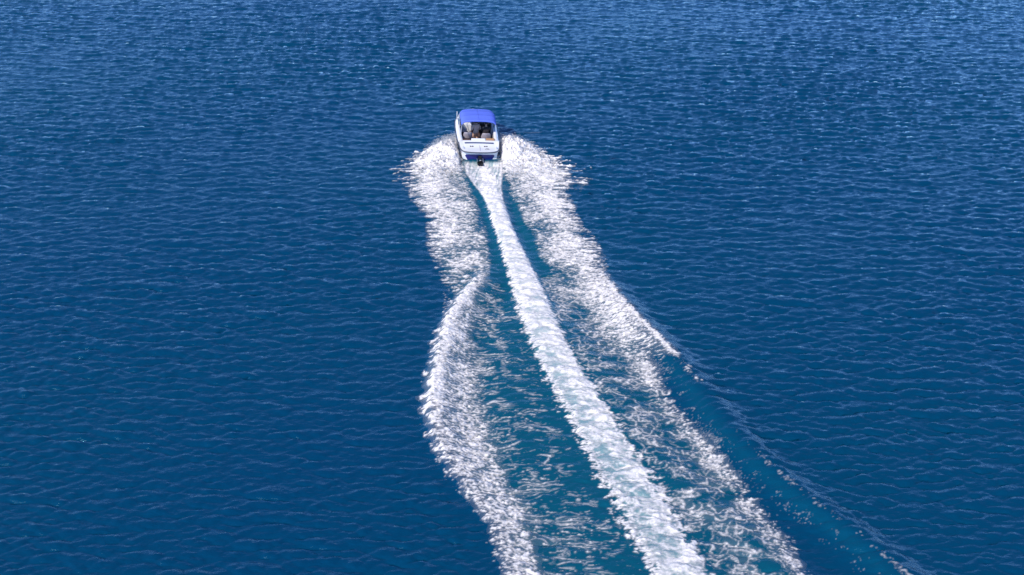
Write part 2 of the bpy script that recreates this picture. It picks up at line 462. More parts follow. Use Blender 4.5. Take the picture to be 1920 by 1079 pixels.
    zone = ss(46.5, 43, Y) * ss(-0.02, 0.06, v) * (1 - ss(0.90, 1.06, v + 0.06 * g_mid)) * ss(20.5, 22.5, Y)
    dn = (0.28 + 0.30 * np.exp(-((v - 0.82) / 0.17) ** 2) + 0.14 * ss(38, 43, Y)) * np.clip(1 + 0.35 * g_big, 0.3, 1.7)
    lc = np.maximum(lace(g_l1, (0.006 + 0.020 * dn + 0.007 * g_smooth + 0.002 * g_fine) * zone), 0.92 * lace(g_l2, (0.000 + 0.020 * dn + 0.006 * w1 + 0.0015 * g_fine) * zone))
    lc = np.maximum(lc, 0.75 * lace(g_l3, (-0.004 + 0.018 * dn + 0.007 * g_smooth) * zone))
    right = np.maximum(right, lc * zone * (0.5 + 0.45 * ss(-1.0, 0.9, g_fine + 0.4 * g_micro)))
    right = np.maximum(right, cover(0.35 * g_fine + 0.7 * g_fleck + 0.4 * g_streak, 0.46 * zone * np.maximum(np.exp(-((v - 0.86) / 0.14) ** 2) * np.clip(0.75 + 0.4 * g_big, 0, 1), 0), 0.4))
    up = ss(47, 43.5, Y) * ss(36.5, 41, Y) * ss(0.35, 0.8, v) * ss(-0.1, 0.4, -d)
    right = np.maximum(right, cover(0.55 * g_fine + 0.75 * g_streak, 0.62 * up, 0.4))
    # white specks painting glints on the clean wave face and sky reflection on the crest
    face = ss(40, 37, Y) * np.exp(-((d + 1.0) / 0.55) ** 2) * ss(21, 24, Y)
    right = np.maximum(right, 0.5 * cover(0.8 * g_speck + 0.6 * g_mid + 0.4 * g_big, 0.040 * face, 0.5))
    rim_shine = ss(33, 30, Y) * np.exp(-((d + 0.12) / 0.12) ** 2) * ss(21, 24, Y)
    right = np.maximum(right, 0.45 * cover(0.7 * g_fine + 0.4 * g_big + 0.4 * g_mid, 0.20 * rim_shine, 0.6))  # pale sky reflection along the crest, painted as thin foam
    hole = ss(0.012, 0.05, g_cell + 0.012 * g_fine)
    froth = (1 - 0.32 * hole) * (0.80 + 0.20 * ss(-1.1, 0.6, g_micro + 0.5 * g_fine))
    keep = np.clip(np.exp(-((Y - 58.4) / 2.2) ** 2) * 1.2, 0, 1)
    froth = froth + (1 - froth) * keep
    return 0.4 * wash + 0.6 * soften(wash, 0.03, 0.02), bubbly(left * froth), bubbly(right * froth)

def plume_height():
    X, Y = FX, FY
    LO, LI = left_o(Y), left_i(Y)
    u = np.clip((LI - X) / (LI - LO), 0, 1.2)
    h = 0.55 * np.exp(-((Y - 58.6) / 1.9) ** 2) * np.clip(np.sin(np.pi * np.clip(u, 0, 1) ** 0.6), 0, 1)
    RI, RO = right_i(Y), right_o(Y)
    u = np.clip((X - RI) / (RO - RI), 0, 1.2)
    h2 = 0.58 * np.exp(-((Y - 58.8) / 2.0) ** 2) * np.clip(np.sin(np.pi * np.clip(u, 0, 1) ** 0.6), 0, 1)
    return np.maximum(h * (X < LI), h2 * (X > RI)) * (1 + 0.12 * g_mid + 0.10 * g_finger + 0.04 * g_fine)

def foam_material():
    m = bpy.data.materials.new("sea_foam")
    m.use_nodes = True
    nt = m.node_tree; N = nt.nodes; L = nt.links
    p = N["Principled BSDF"]
    p.inputs["Base Color"].default_value = (0.92, 0.855, 0.81, 1)
    p.inputs["Roughness"].default_value = 0.75
    p.inputs["Specular IOR Level"].default_value = 0.2
    at = N.new("ShaderNodeAttribute"); at.attribute_name = "foam"
    tc = N.new("ShaderNodeTexCoord")
    nz = N.new("ShaderNodeTexNoise"); nz.inputs["Scale"].default_value = 9; nz.inputs["Detail"].default_value = 4
    L.new(tc.outputs["Object"], nz.inputs["Vector"])
    b = N.new("ShaderNodeBump"); b.inputs["Strength"].default_value = 0.3; b.inputs["Distance"].default_value = 0.04
    L.new(nz.outputs["Fac"], b.inputs["Height"]); L.new(b.outputs["Normal"], p.inputs["Normal"])
    tr = N.new("ShaderNodeBsdfTransparent")
    mx = N.new("ShaderNodeMixShader")
    L.new(at.outputs["Fac"], mx.inputs["Fac"])
    L.new(tr.outputs[0], mx.inputs[1]); L.new(p.outputs[0], mx.inputs[2])
    L.new(mx.outputs[0], N["Material Output"].inputs["Surface"])
    return m

FOAM_MAT = foam_material()

def build_foam():
    wash, left, right = foam_fields()
    ph = plume_height()
    x, y, z = sea(FX.ravel(), FY.ravel(), 1.0)
    c = (wash_l(FY) + wash_r(FY)) / 2; w = (wash_r(FY) - wash_l(FY)) / 2
    for name, a, rough, label in (
            ("propeller_wash", wash, 0.030, "straight dense white propeller wash trailing from the boat's stern"),
            ("wake_foam", left, 0.034, "white torn foam of the left wake wave beside the wash"),
            ("wake_foam", right, 0.034, "white lacy foam of the right wake wave beside the wash")):
        lift = 0.016 + a * (0.015 + rough * np.clip((0.0 if a is wash else g_fine * 0.45) + g_mid * 0.5 + (1.4 * g_soft if a is wash else 0.6 * g_streak), -1.2, 2.5)) 
        if a is not wash:
            lift = lift + ph * ss(0.1, 0.6, a)
        zz = z + np.maximum(lift, 0.012).ravel()
        idx = np.arange(a.size).reshape(SH)
        m4 = np.maximum(np.maximum(a[:-1, :-1], a[1:, :-1]), np.maximum(a[:-1, 1:], a[1:, 1:]))
        keep = m4 > 0.035
        q = np.stack([idx[:-1, :-1][keep], idx[:-1, 1:][keep], idx[1:, 1:][keep], idx[1:, :-1][keep]], -1)
        used, inv = np.unique(q.ravel(), return_inverse=True)
        me = mesh_np(name, np.stack([x[used], y[used], zz[used]], -1), inv.reshape(-1, 4))
        float_attr(me, "foam", np.clip(a.ravel()[used] * 1.02, 0, 1))
        o = link(name, me, FOAM_MAT)
        tag(o, label, "foam", kind="stuff")

build_foam()

# ------------------------------------------------------------------ flying spray beside the hull
SPRAY_MAT = mat("spray_water", (0.90, 0.91, 0.92), 0.6, noise=0.03, scale=20, spec=0.2)
_n = SPRAY_MAT.node_tree
_t = _n.nodes.new("ShaderNodeBsdfTranslucent"); _t.inputs[0].default_value = (0.9, 0.91, 0.92, 1)
_m = _n.nodes.new("ShaderNodeMixShader"); _m.inputs[0].default_value = 0.6
_n.links.new(_n.nodes["Principled BSDF"].outputs[0], _m.inputs[1]); _n.links.new(_t.outputs[0], _m.inputs[2])
_n.links.new(_m.outputs[0], _n.nodes["Material Output"].inputs[0])
def build_spray(side, n, label):
    y = 58.3 + rng.normal(size=n) * 2.0
    y = np.where(y > 61.2, 60.5 - rng.random(n) * 4, y)
    jet = 0.5 + 0.25 * np.sin(y * 4.7 + side) + 0.18 * np.sin(y * 9.1 + 2) + 0.10 * np.sin(y * 17.3)
    u = rng.random(n) ** 0.85 * (0.50 + 0.52 * jet)
    if side < 0:
        i, o = left_i(y), left_o(y)
    else:
        i, o = right_i(y), right_o(y)
    x = i + (o - i) * u
    ceil_h = 0.70 * np.exp(-((y - 58.9) / 2.1) ** 2) * np.sin(np.pi * np.clip(u, 0, 1) ** 0.6) + 0.10
    z = ceil_h * rng.random(n) ** 0.55
    # clumps: gather droplets into flung threads
    nth = n // 14
    th = rng.integers(0, nth, n)
    cx = x[th]; cy = y[th]; cz = z[th]
    t = rng.normal(size=n)
    vel = np.stack([np.full(n, side * 1.0), -0.35 + 0.25 * np.cos(th * 1.3), 0.10 + 0.12 * np.sin(th * 2.1)], -1)
    vel /= np.linalg.norm(vel, axis=1, keepdims=True)
    pos = np.stack([cx, cy, np.maximum(cz, 0.05)], -1) + vel * (t * 0.22)[:, None] + rng.normal(size=(n, 3)) * 0.05
    pos[:, 2] = np.maximum(pos[:, 2], 0.03)
    ii = left_i(pos[:, 1]) if side < 0 else right_i(pos[:, 1])
    ok = (pos[:, 0] - ii) * side > 0.02
    pos, vel, th = pos[ok], vel[ok], th[ok]; n = len(pos)
    r = 0.004 + 0.012 * rng.random(n) ** 2
    ln = r * (2.0 + 5.0 * rng.random(n))
    tet = np.array([[1, 0, 0], [-0.5, 0.9, 0], [-0.5, -0.45, 0.8], [-0.5, -0.45, -0.8]])
    upv = np.array([0, 0, 1.0]); s = np.cross(vel, upv); s /= np.linalg.norm(s, axis=1, keepdims=True); t2 = np.cross(s, vel)
    V = (pos[:, None, :] + tet[None, :, 0:1] * (vel * ln[:, None])[:, None, :] + tet[None, :, 1:2] * (s * r[:, None])[:, None, :]
         + tet[None, :, 2:3] * (t2 * r[:, None])[:, None, :]).reshape(-1, 3)
    F = np.array([[0, 1, 2], [0, 2, 3], [0, 3, 1], [1, 3, 2]])
    F = (np.arange(n) * 4)[:, None, None] + F[None]
    me = mesh_np("spray", V, F.reshape(-1, 3), smooth=True, tri=True)
    o = link("spray", me, SPRAY_MAT)
    tag(o, label, "spray", kind="stuff")

build_spray(-1, 11000, "white spray flung up from the left side of the speeding boat")
build_spray(1, 12000, "white spray flung up from the right side of the speeding boat")

# ------------------------------------------------------------------ motorboat
M_HULL = mat("gelcoat_white", (0.88, 0.86, 0.84), 0.22, coat=0.5, noise=0.03, scale=3)
M_NAVY = mat("navy_paint", (0.010, 0.012, 0.16), 0.3, coat=0.3, noise=0.1, scale=5)
M_RAIL = mat("rub_rail_rubber", (0.06, 0.065, 0.09), 0.45, noise=0.15, scale=12)
M_STEEL = mat("stainless_steel", (0.75, 0.76, 0.78), 0.2, metal=1.0, noise=0.05, scale=20)
M_BLACK = mat("black_plastic", (0.012, 0.012, 0.013), 0.4, noise=0.2, scale=15)
M_CANVAS = mat("blue_canvas", (0.11, 0.175, 0.70), 0.8, noise=0.10, scale=9, bump=0.25)
M_VINYL = mat("grey_vinyl", (0.33, 0.29, 0.31), 0.5, noise=0.06, scale=10)
M_VINYLW = mat("white_vinyl", (0.74, 0.73, 0.72), 0.5, noise=0.04, scale=10)
M_FLOOR = mat("brown_cockpit_carpet", (0.09, 0.05, 0.045), 0.9, noise=0.25, scale=25, bump=0.2)
M_TAN = mat("tan_vinyl", (0.42, 0.22, 0.10), 0.55, noise=0.12, scale=8)
M_GAP = mat("blue_gap_strip", (0.03, 0.06, 0.16), 0.5, noise=0.1, scale=10)  # tone painted for the shadowed gap along the pad

def glass():
    m = bpy.data.materials.new("tinted_glass"); m.use_nodes = True
    nt = m.node_tree
    p = nt.nodes["Principled BSDF"]
    p.inputs["Base Color"].default_value = (0.03, 0.04, 0.05, 1); p.inputs["Roughness"].default_value = 0.04
    tr = nt.nodes.new("ShaderNodeBsdfTransparent"); tr.inputs[0].default_value = (0.72, 0.78, 0.82, 1)
    mx = nt.nodes.new("ShaderNodeMixShader"); mx.inputs[0].default_value = 0.35
    nt.links.new(tr.outputs[0], mx.inputs[1]); nt.links.new(p.outputs[0], mx.inputs[2])
    nt.links.new(mx.outputs[0], nt.nodes["Material Output"].inputs[0])
    return m
M_GLASS = glass()

boat = bpy.data.objects.new("motorboat", None); COL.objects.link(boat)
boat.location = BOAT_LOC
boat.scale = (.98, 1, 1)
boat.rotation_euler = (R(BOAT_TRIM), R(BOAT_ROLL), R(BOAT_HEAD))
tag(boat, "white motorboat with blue canopy speeding away and trailing a foaming wake", "boat")
BOAT_M = Matrix.Translation(BOAT_LOC) @ Euler((R(BOAT_TRIM), R(BOAT_ROLL), R(BOAT_HEAD)), 'XYZ').to_matrix().to_4x4() @ Matrix.Diagonal((.98, 1, 1, 1))

def bm_obj(name, bm, m, parent=boat, smooth=False, bevel=0.0):
    if bevel:
        bmesh.ops.bevel(bm, geom=bm.edges[:], offset=bevel, segments=2, affect='EDGES', profile=0.6)
    bmesh.ops.recalc_face_normals(bm, faces=bm.faces[:])
    me = bpy.data.meshes.new(name); bm.to_mesh(me); bm.free()
    if smooth:
        me.polygons.foreach_set("use_smooth", np.full(len(me.polygons), True))
    return link(name, me, m, parent)

def box(name, size, loc, m, parent=boat, bevel=0.02, rot=(0, 0, 0)):
    bm = bmesh.new()
    bmesh.ops.create_cube(bm, size=1)
    bmesh.ops.scale(bm, vec=size, verts=bm.verts)
    if bevel:
        bmesh.ops.bevel(bm, geom=bm.edges[:], offset=min(bevel, min(size) * 0.45), segments=3, affect='EDGES', profile=0.5)
    bmesh.ops.transform(bm, matrix=Matrix.Translation(loc) @ Euler(rot).to_matrix().to_4x4(), verts=bm.verts)
    return bm_obj(name, bm, m, parent, smooth=False)

def grid_mesh(rows):
    """rows: list of equally long lists of points -> quads"""
    bm = bmesh.new()
    vs_ = [[bm.verts.new(p) for p in r] for r in rows]
    for a, b in zip(vs_[:-1], vs_[1:]):
        for k in range(len(a) - 1):
            bm.faces.new((a[k], a[k + 1], b[k + 1], b[k]))
    return bm

def add_tube(bm, pts, r, n=8, closed=False):
    pts = [Vector(p) for p in pts]; rings = []
    N = len(pts)
    for i, p in enumerate(pts):
        a = pts[(i - 1) % N] if (closed or i > 0) else p
        b = pts[(i + 1) % N] if (closed or i < N - 1) else p
        t = (b - a).normalized()
        u = t.cross(Vector((0, 0, 1)))
        if u.length < 1e-3: u = t.cross(Vector((1, 0, 0)))
        u.normalize(); v = t.cross(u)
        rr = r[i] if isinstance(r, (list, tuple)) else r
        rings.append([bm.verts.new(p + (u * math.cos(k * 2 * math.pi / n) + v * math.sin(k * 2 * math.pi / n)) * rr) for k in range(n)])
    for i in range(N if closed else N - 1):
        A, B = rings[i], rings[(i + 1) % N]
        for k in range(n):
            bm.faces.new((A[k], A[(k + 1) % n], B[(k + 1) % n], B[k]))
    if not closed:
        bm.faces.new(rings[0]); bm.faces.new(rings[-1][::-1])
    return bm

def tube(name, pts, r, m, parent=boat, n=8, closed=False):
    return bm_obj(name, add_tube(bmesh.new(), pts, r, n, closed), m, parent, smooth=True)

ST = np.array([0, .25, .7, 1.2, 2.0, 3.0, 3.8, 4.3, 4.75, 5.12, 5.4, 5.6, 5.7])
BG = np.array([1.06, 1.13, 1.18, 1.22, 1.25, 1.26, 1.22, 1.10, .92, .68, .42, .18, .03])
BC = np.array([.97, 1.01, 1.04, 1.05, 1.06, 1.05, .98, .84, .64, .41, .21, .07, .01])
ZK = np.array([-.28, -.28, -.29, -.30, -.31, -.31, -.28, -.20, -.05, .12, .30, .52, .70])
ZC = np.array([.05, .05, .05, .06, .07, .10, .16, .23, .32, .42, .52, .64, .74])
ZR = np.array([.56, .57, .59, .61, .65, .70, .74, .76, .78, .79, .80, .80, .80])
f = lambda a: (lambda y: float(np.interp(y, ST, a)))
bgf, bcf, zkf, zcf, zrf = map(f, (BG, BC, ZK, ZC, ZR))

def hull_mesh():
    rows = []
    for y in np.concatenate([np.linspace(0, 4, 17), np.linspace(4.15, 5.7, 16)]):
        b, c, zk, zc, zr = bgf(y), bcf(y), zkf(y), zcf(y), zrf(y)
        half = [(0, zk), (c * .5, zk + (zc - zk) * .48), (c, zc), (c + .02 * (b > .1), zc + .02), (c + (b - c) * .45, zc + (zr - zc) * .5), (c + (b - c) * .85, zc + (zr - zc) * .85), (b, zr), (b - .015 * (b > .1), zr + .05)]
        rows.append([(-x, y, z) for x, z in half[::-1]] + [(x, y, z) for x, z in half[1:]])
    bm = grid_mesh(rows)
    bm.verts.ensure_lookup_table()
    n = len(rows[0])
    bm.faces.new([bm.verts[k] for k in range(n)])
    return bm
hull = bm_obj("hull", hull_mesh(), M_HULL)
for p in hull.data.polygons: p.use_smooth = len(p.vertices) == 4
# navy bottom paint on the transom and along the sides
bm = grid_mesh([[(x, -.012, zt) for x in (-.80, -.5, 0, .5, .80)] for zt in (.31,)] + [[(-.86, -.012, .24), (-.5, -.012, .26), (0, -.012, .26), (.5, -.012, .26), (.86, -.012, .24)], [(-.70, -.012, -.03), (-.42, -.012, -.09), (0, -.012, -.22), (.42, -.012, -.09), (.70, -.012, -.03)]])
ext = bmesh.ops.extrude_face_region(bm, geom=bm.faces[:])
bmesh.ops.translate(bm, vec=(0, .010, 0), verts=[v for v in ext["geom"] if isinstance(v, bmesh.types.BMVert)])
tag(bm_obj("transom_panel", bm, M_NAVY), "navy blue panel low on the transom")
for s in (-1, 1):
    bm = bmesh.new(); pts = []
    rows = []
    for y in np.linspace(0.05, 5.35, 40):
        b, c, zc, zr = bgf(y), bcf(y), zcf(y), zrf(y)
        rows.append([(s * (c + (b - c) * t + .004 + .002), y, zc + (zr - zc) * t) for t in (.62, .70, .78)])
    bm_obj("side_stripe", grid_mesh(rows), M_NAVY, smooth=True)

# deck outline, rounded stern overhanging the transom
def outline():
    st = [(x, -.36 * math.sqrt(max(0, 1 - (abs(x) / 1.06) ** 2.6)) + .02, zrf(0)) for x in np.linspace(-1.055, 1.055, 25)]
    right = [(bgf(y), y, zrf(y)) for y in np.linspace(.15, 5.7, 40)]
    left = [(-x, y, z) for x, y, z in right[::-1]]
    return st + right + left
OUT = outline()
tube("rub_rail", [(x * 1.012, y * 1.0 - (.012 if y < 0.1 else 0), z + .01) for x, y, z in OUT], .036, M_RAIL, closed=True)
bm = add_tube(bmesh.new(), [(x * 1.035, y - (.03 if y < 0.1 else 0), z + .016) for x, y, z in OUT], .006, 6, True)
bm_obj("rail_insert", bm, M_STEEL, smooth=True)

# gunwales
for s in (-1, 1):
    rows = []
    for y in np.linspace(.97, 4.0, 23):
        b, z = bgf(y), zrf(y)
        rows.append([(s * (b - .015), y, z + .045), (s * (b - .05), y, z + .12), (s * (b - .12), y, z + .16), (s * (b - .24), y, z + .17), (s * (b - .28), y, z + .13)])
    bm_obj("gunwale", grid_mesh(rows), M_HULL, smooth=True)
    rows = []
    for y in np.linspace(.97, 4.0, 12):
        b, z = bgf(y), zrf(y)
        rows.append([(s * (b - .28), y, z + .13), (s * (b - .30), y, .55), (s * (b - .30), y, .22)])
    bm_obj("cockpit_side", grid_mesh(rows), M_TAN if s < -9 else M_VINYLW)
# foredeck
rows = []
for y in np.linspace(4.0, 5.7, 18):
    b, z = bgf(y), zrf(y)
    cr = .12 * min(1, b / .6)
    rows.append([(t * max(b - .012, .01), y, z + .045 + (cr * (1 - abs(t) ** 3))) for t in np.linspace(-1, 1, 13)])
bm_obj("foredeck", grid_mesh(rows), M_HULL, smooth=True)
# aft deck: swim platform and sloping engine cover
def aft_z(y):
    return float(np.interp(y, [-.45, .20, .4, .72, .92, .98], [.61, .615, .64, .71, .76, .76]))
rows = []
for t in np.linspace(0, 1, 15):
    row = []
    for x in np.linspace(-1, 1, 25):
        y0 = -.36 * math.sqrt(max(0, 1 - (abs(x) * .995) ** 2.6)) + .02
        y = y0 + (.98 - y0) * t
        b = bgf(max(y, 0)) - .015
        edge_drop = .05 * abs(x) ** 8
        zz = aft_z(y) - edge_drop
        if abs(x) > .8: zz = max(zz * 0 + zrf(max(y, 0)) + .045 + (.115 * ss(.2, .9, y)), zrf(max(y, 0)) + .045) if abs(x) > .9 else zz
        row.append((x * b, y, zz))
    rows.append(row)
bm_obj("aft_deck", grid_mesh(rows), M_HULL, smooth=True)
# skirt from platform edge down to rub rail
rows = [[(x * 1.045, -.36 * math.sqrt(max(0, 1 - (abs(x) * .995) ** 2.6)) + .02, z) for x in np.linspace(-1, 1, 25)] for z in (.565, .612)]
bm_obj("platform_edge", grid_mesh(rows), M_HULL, smooth=True)
rows = [[(x * 1.045, (-.36 * math.sqrt(max(0, 1 - (abs(x) * .995) ** 2.6)) + .02) * k + .0, .55 - .05 * (1 - k)) for x in np.linspace(-1, 1, 25)] for k in (1, .5, 0)]
bm_obj("platform_underside", grid_mesh(rows), M_HULL, smooth=True)
# dark blue strip standing in for the shadowed gap between sun pad and platform
rows = [[(x, y + .03 * (1 - (x / .85) ** 2), aft_z(y) + .012) for x in np.linspace(-.85, .85, 15)] for y in (.64, .68, .72, .76)]
bm_obj("pad_gap_strip", grid_mesh(rows), M_GAP, smooth=True)
for x in (-.52, -.40, .30, .42):
    bm = bmesh.new()
    bmesh.ops.create_cone(bm, cap_ends=True, segments=16, radius1=.045, radius2=.045, depth=.03, matrix=Matrix.Translation((x, .38, aft_z(.38) + .008)) @ Euler((R(9), 0, 0)).to_matrix().to_4x4())
    bm_obj("speaker" if abs(x) < .41 else "cup_holder", bm, M_BLACK)
box("hatch_seam", (.012, .8, .01), (0, .25, .645), M_VINYL, bevel=0, rot=(R(3.5), 0, 0))
tube("grab_handle", [(.32, .03, .62), (.34, .02, .66), (.50, .02, .66), (.52, .03, .62)], .014, M_BLACK)
for s in (-1, 1):
    for y in (.15, 3.7):
        b, z = bgf(y), zrf(y) + (.08 if y < 1 else .19)
        bm = add_tube(bmesh.new(), [(s * (b - .14), y - .11, z + .05), (s * (b - .14), y - .05, z + .055), (s * (b - .14), y + .05, z + .055), (s * (b - .14), y + .11, z + .05)], [.006, .014, .014, .006])
        add_tube(bm, [(s * (b - .14), y - .03, z - .02), (s * (b - .14), y - .03, z + .05)], .01)
        add_tube(bm, [(s * (b - .14), y + .03, z - .02), (s * (b - .14), y + .03, z + .05)], .01)
        bm_obj("cleat", bm, M_STEEL, smooth=True)

# cockpit
box("cockpit_sole", (1.9, 3.1, .04), (0, 2.50, .20), M_FLOOR, bevel=0)
box("bench_base", (1.86, .50, .26), (0, 1.24, .35), M_VINYLW)
box("bench_cushion", (1.84, .52, .10), (0, 1.27, .53), M_VINYL, bevel=.04)
box("bench_backrest", (.84, .14, .30), (-.02, 1.05, .70), M_VINYLW, bevel=.05, rot=(R(-8), 0, 0))
tag(box("bench_backrest", (.48, .14, .28), (-.70, 1.06, .66), M_FLOOR, bevel=.05, rot=(R(-8), 0, 0)), "brown section of the rear bench back")
tag(box("bench_backrest", (.50, .14, .32), (.68, 1.06, .70), M_TAN, bevel=.05, rot=(R(-8), 0, 0)), "tan section of the rear bench back")

def bucket(x, y, m, parent=boat):
    tube("seat_pedestal", [(x, y, .21), (x, y, .42)], .06, M_STEEL)
    box("seat_cushion", (.52, .50, .12), (x, y, .48), m, bevel=.05)
    rows = []
    for k in range(9):
        v = k / 8
        row = []
        for j in range(11):
            t = (j / 10 - .5) * 2
            wdt = .23 * (1 - .35 * max(0, v - .55) ** 2 * 4)
            row.append((x + t * wdt, y - .24 + .10 * t * t - .08 * v, .50 + .40 * v * (1 - .14 * t ** 4)))
        rows.append(row)
    bm = grid_mesh(rows)
    bmesh.ops.recalc_face_normals(bm, faces=bm.faces[:])
    bmesh.ops.solidify(bm, geom=bm.faces[:], thickness=.07)
    bm_obj("seat_backrest", bm, m, smooth=True)
bucket(-.58, 2.15, M_VINYL)
bucket(.50, 2.05, M_VINYL)

# dash consoles, wheel
box("helm_console", (.80, .45, .60), (.55, 3.65, .50), M_BLACK, bevel=.06)
box("side_console", (.70, .45, .58), (-.58, 3.65, .49), M_VINYLW, bevel=.06)
bm = bmesh.new()
ring = [(.50 + .18 * math.cos(a), 3.34 + .06 * math.sin(a), .86 + .17 * math.sin(a)) for a in np.linspace(0, 2 * math.pi, 21)[:-1]]
add_tube(bm, ring, .016, 6, True)
for a in (0, 2.09, 4.19):
    add_tube(bm, [(.50, 3.38, .86), (.50 + .18 * math.cos(a), 3.34 + .06 * math.sin(a), .86 + .17 * math.sin(a))], .012, 6)
add_tube(bm, [(.50, 3.37, .86), (.50, 3.50, .80)], .025, 8)
bm_obj("steering_wheel", bm, M_BLACK, smooth=True)

# wraparound windshield
path = [(-1.10, 3.05, .86), (-1.08, 3.55, .91), (-1.0, 3.95, .95), (-.70, 4.25, 1.02), (-.30, 4.36, 1.06), (.30, 4.36, 1.06), (.70, 4.25, 1.02), (1.0, 3.95, .95), (1.08, 3.55, .91), (1.10, 3.05, .86)]
topp = []
for i, (x, y, z) in enumerate(path):
    hgt = [.10, .22, .28, .28, .28, .28, .28, .28, .22, .10][i]
    topp.append((x * .94, y - hgt * .45, z + hgt))
ws = tube("windshield_frame", topp, .020, M_STEEL)
tube("windshield_base", path, .022, M_HULL)
for i in range(len(path) - 1):
    bm = grid_mesh([[path[i], path[i + 1]], [topp[i], topp[i + 1]]])
    bmesh.ops.recalc_face_normals(bm, faces=bm.faces[:])
    bmesh.ops.solidify(bm, geom=bm.faces[:], thickness=.006)
    bm_obj("pane", bm, M_GLASS, ws)
for i in (0, 2, 4, 5, 7, 9):
    tube("post", [path[i], topp[i]], .018, M_STEEL, ws)

# bimini top
BY0, BY1, BW, BZ = 1.45, 3.30, 1.03, 1.80
def bim_z(t, v):
    return BZ + .10 * math.sin(math.pi * v) - .02 - .07 * abs(t) ** 2.2 - .13 * abs(t) ** 10 - .05 * max(0, v - .85) * 6.0 * .5 + .012 * math.cos(v * math.pi * 6)
rows = []
for v in np.linspace(0, 1, 25):
    rows.append([(t * BW * (1 - .06 * v ** 6 - .02 * (1 - v) ** 6), BY0 + (BY1 - BY0) * v, bim_z(t, v)) for t in np.linspace(-1, 1, 29)])
# hems folded down at the edges
rows = [[(x, y - .01, z - .08) for x, y, z in rows[0]]] + rows + [[(x, y + .02, z - .09) for x, y, z in rows[-1]]]
rows = [[(r[0][0] - .012, r[0][1], r[0][2] - .12)] + r + [(r[-1][0] + .012, r[-1][1], r[-1][2] - .12)] for r in rows]
bm = grid_mesh(rows)
bmesh.ops.recalc_face_normals(bm, faces=bm.faces[:])
bmesh.ops.solidify(bm, geom=bm.faces[:], thickness=.006)
canopy = bm_obj("canopy", bm, M_CANVAS, smooth=True)
tag(canopy, "blue fabric sun canopy")
M_SEAM = mat("canvas_seam", (0.05, 0.08, 0.36), 0.85, noise=0.1, scale=20)
for v in (.34, .67):
    tube("seam", [(t * BW * .99, BY0 + (BY1 - BY0) * v, bim_z(t, v) + .003) for t in np.linspace(-1, 1, 23)], .007, M_SEAM, canopy, n=6)
tube("seam", [(0, BY0 + (BY1 - BY0) * v, bim_z(0, v) + .003) for v in np.linspace(0, 1, 15)], .006, M_SEAM, canopy, n=6)
for v, yb in ((.02, 2.55), (.35, 2.65), (.68, 2.75), (.97, 2.85)):
    y = BY0 + (BY1 - BY0) * v
    arch = [(t * (BW - .03), y, bim_z(t, v) - .03) for t in np.linspace(-1, 1, 17)]
    pts = [(-1.02, yb, .86), (-1.04, (yb + y) / 2, 1.35)] + arch + [(1.04, (yb + y) / 2, 1.35), (1.02, yb, .86)]
    tube("canopy_bow", pts, .014, M_STEEL)
for s in (-1, 1):
    tube("canopy_strap", [(s * 1.0, BY0 + .02, bim_z(.96, 0) - .12), (s * 1.04, 1.30, .80)], .010, M_VINYLW)
    tube("canopy_strap", [(s * 1.0, BY1 - .02, bim_z(.96, 1) - .12), (s * 1.06, 3.95, .98)], .010, M_VINYLW)
# grab rail along port bow and nav light pole at the port side
tube("light_pole", [(-1.12, 3.75, .85), (-1.13, 3.72, 1.42)], .020, M_VINYLW)

# stern drive
bm = bmesh.new()
def slab(bm, prof, hw):
    a = [bm.verts.new((-hw * w, y, z)) for y, z, w in prof]; b = [bm.verts.new((hw * w, y, z)) for y, z, w in prof]
    n = len(prof)
    for i in range(n):
        bm.faces.new((a[i], a[(i + 1) % n], b[(i + 1) % n], b[i]))
    bm.faces.new(a[::-1]); bm.faces.new(b)
slab(bm, [(-.02, .36, 1), (-.30, .40, .9), (-.62, .30, .7), (-.66, .18, .6), (-.50, .05, .7), (-.46, -.25, .6), (-.40, -.55, .2), (-.22, -.55, .2), (-.20, -.20, .7), (-.02, -.06, 1)], .13)
for v in bm.verts:
    v.co.y *= .70; v.co.x *= .8; v.co.z = v.co.z * .8 - .03
drive = bm_obj("stern_drive", bm, M_BLACK, bevel=.012)
box("cavitation_plate", (.34, .50, .03), (0, -.52, -.02), M_BLACK, drive, bevel=.01)
box("trim_ram", (.05, .40, .05), (-.17, -.25, .10), M_STEEL, drive, bevel=.015, rot=(R(12), 0, 0))
box("trim_ram", (.05, .40, .05), (.17, -.25, .10), M_STEEL, drive, bevel=.015, rot=(R(12), 0, 0))
box("drive_badge", (.10, .02, .07), (0, -.465, .15), M_STEEL, drive, bevel=.008)
bm = bmesh.new()
add_tube(bm, [(0, -.40, -.28), (0, -.62, -.28), (0, -.72, -.28)], [.07, .06, .02], 10)
for k in range(3):
    a = k * 2.094
    c, s = math.cos(a), math.sin(a)
    q = [bm.verts.new((c * r_ - s * o_, -.55 + d_, -.28 + s * r_ + c * o_)) for r_, o_, d_ in ((.05, -.03, .03), (.19, -.07, .05), (.20, .06, -.04), (.05, .04, -.04))]
    bm.faces.new(q)
bm_obj("propeller", bm, M_STEEL, drive)

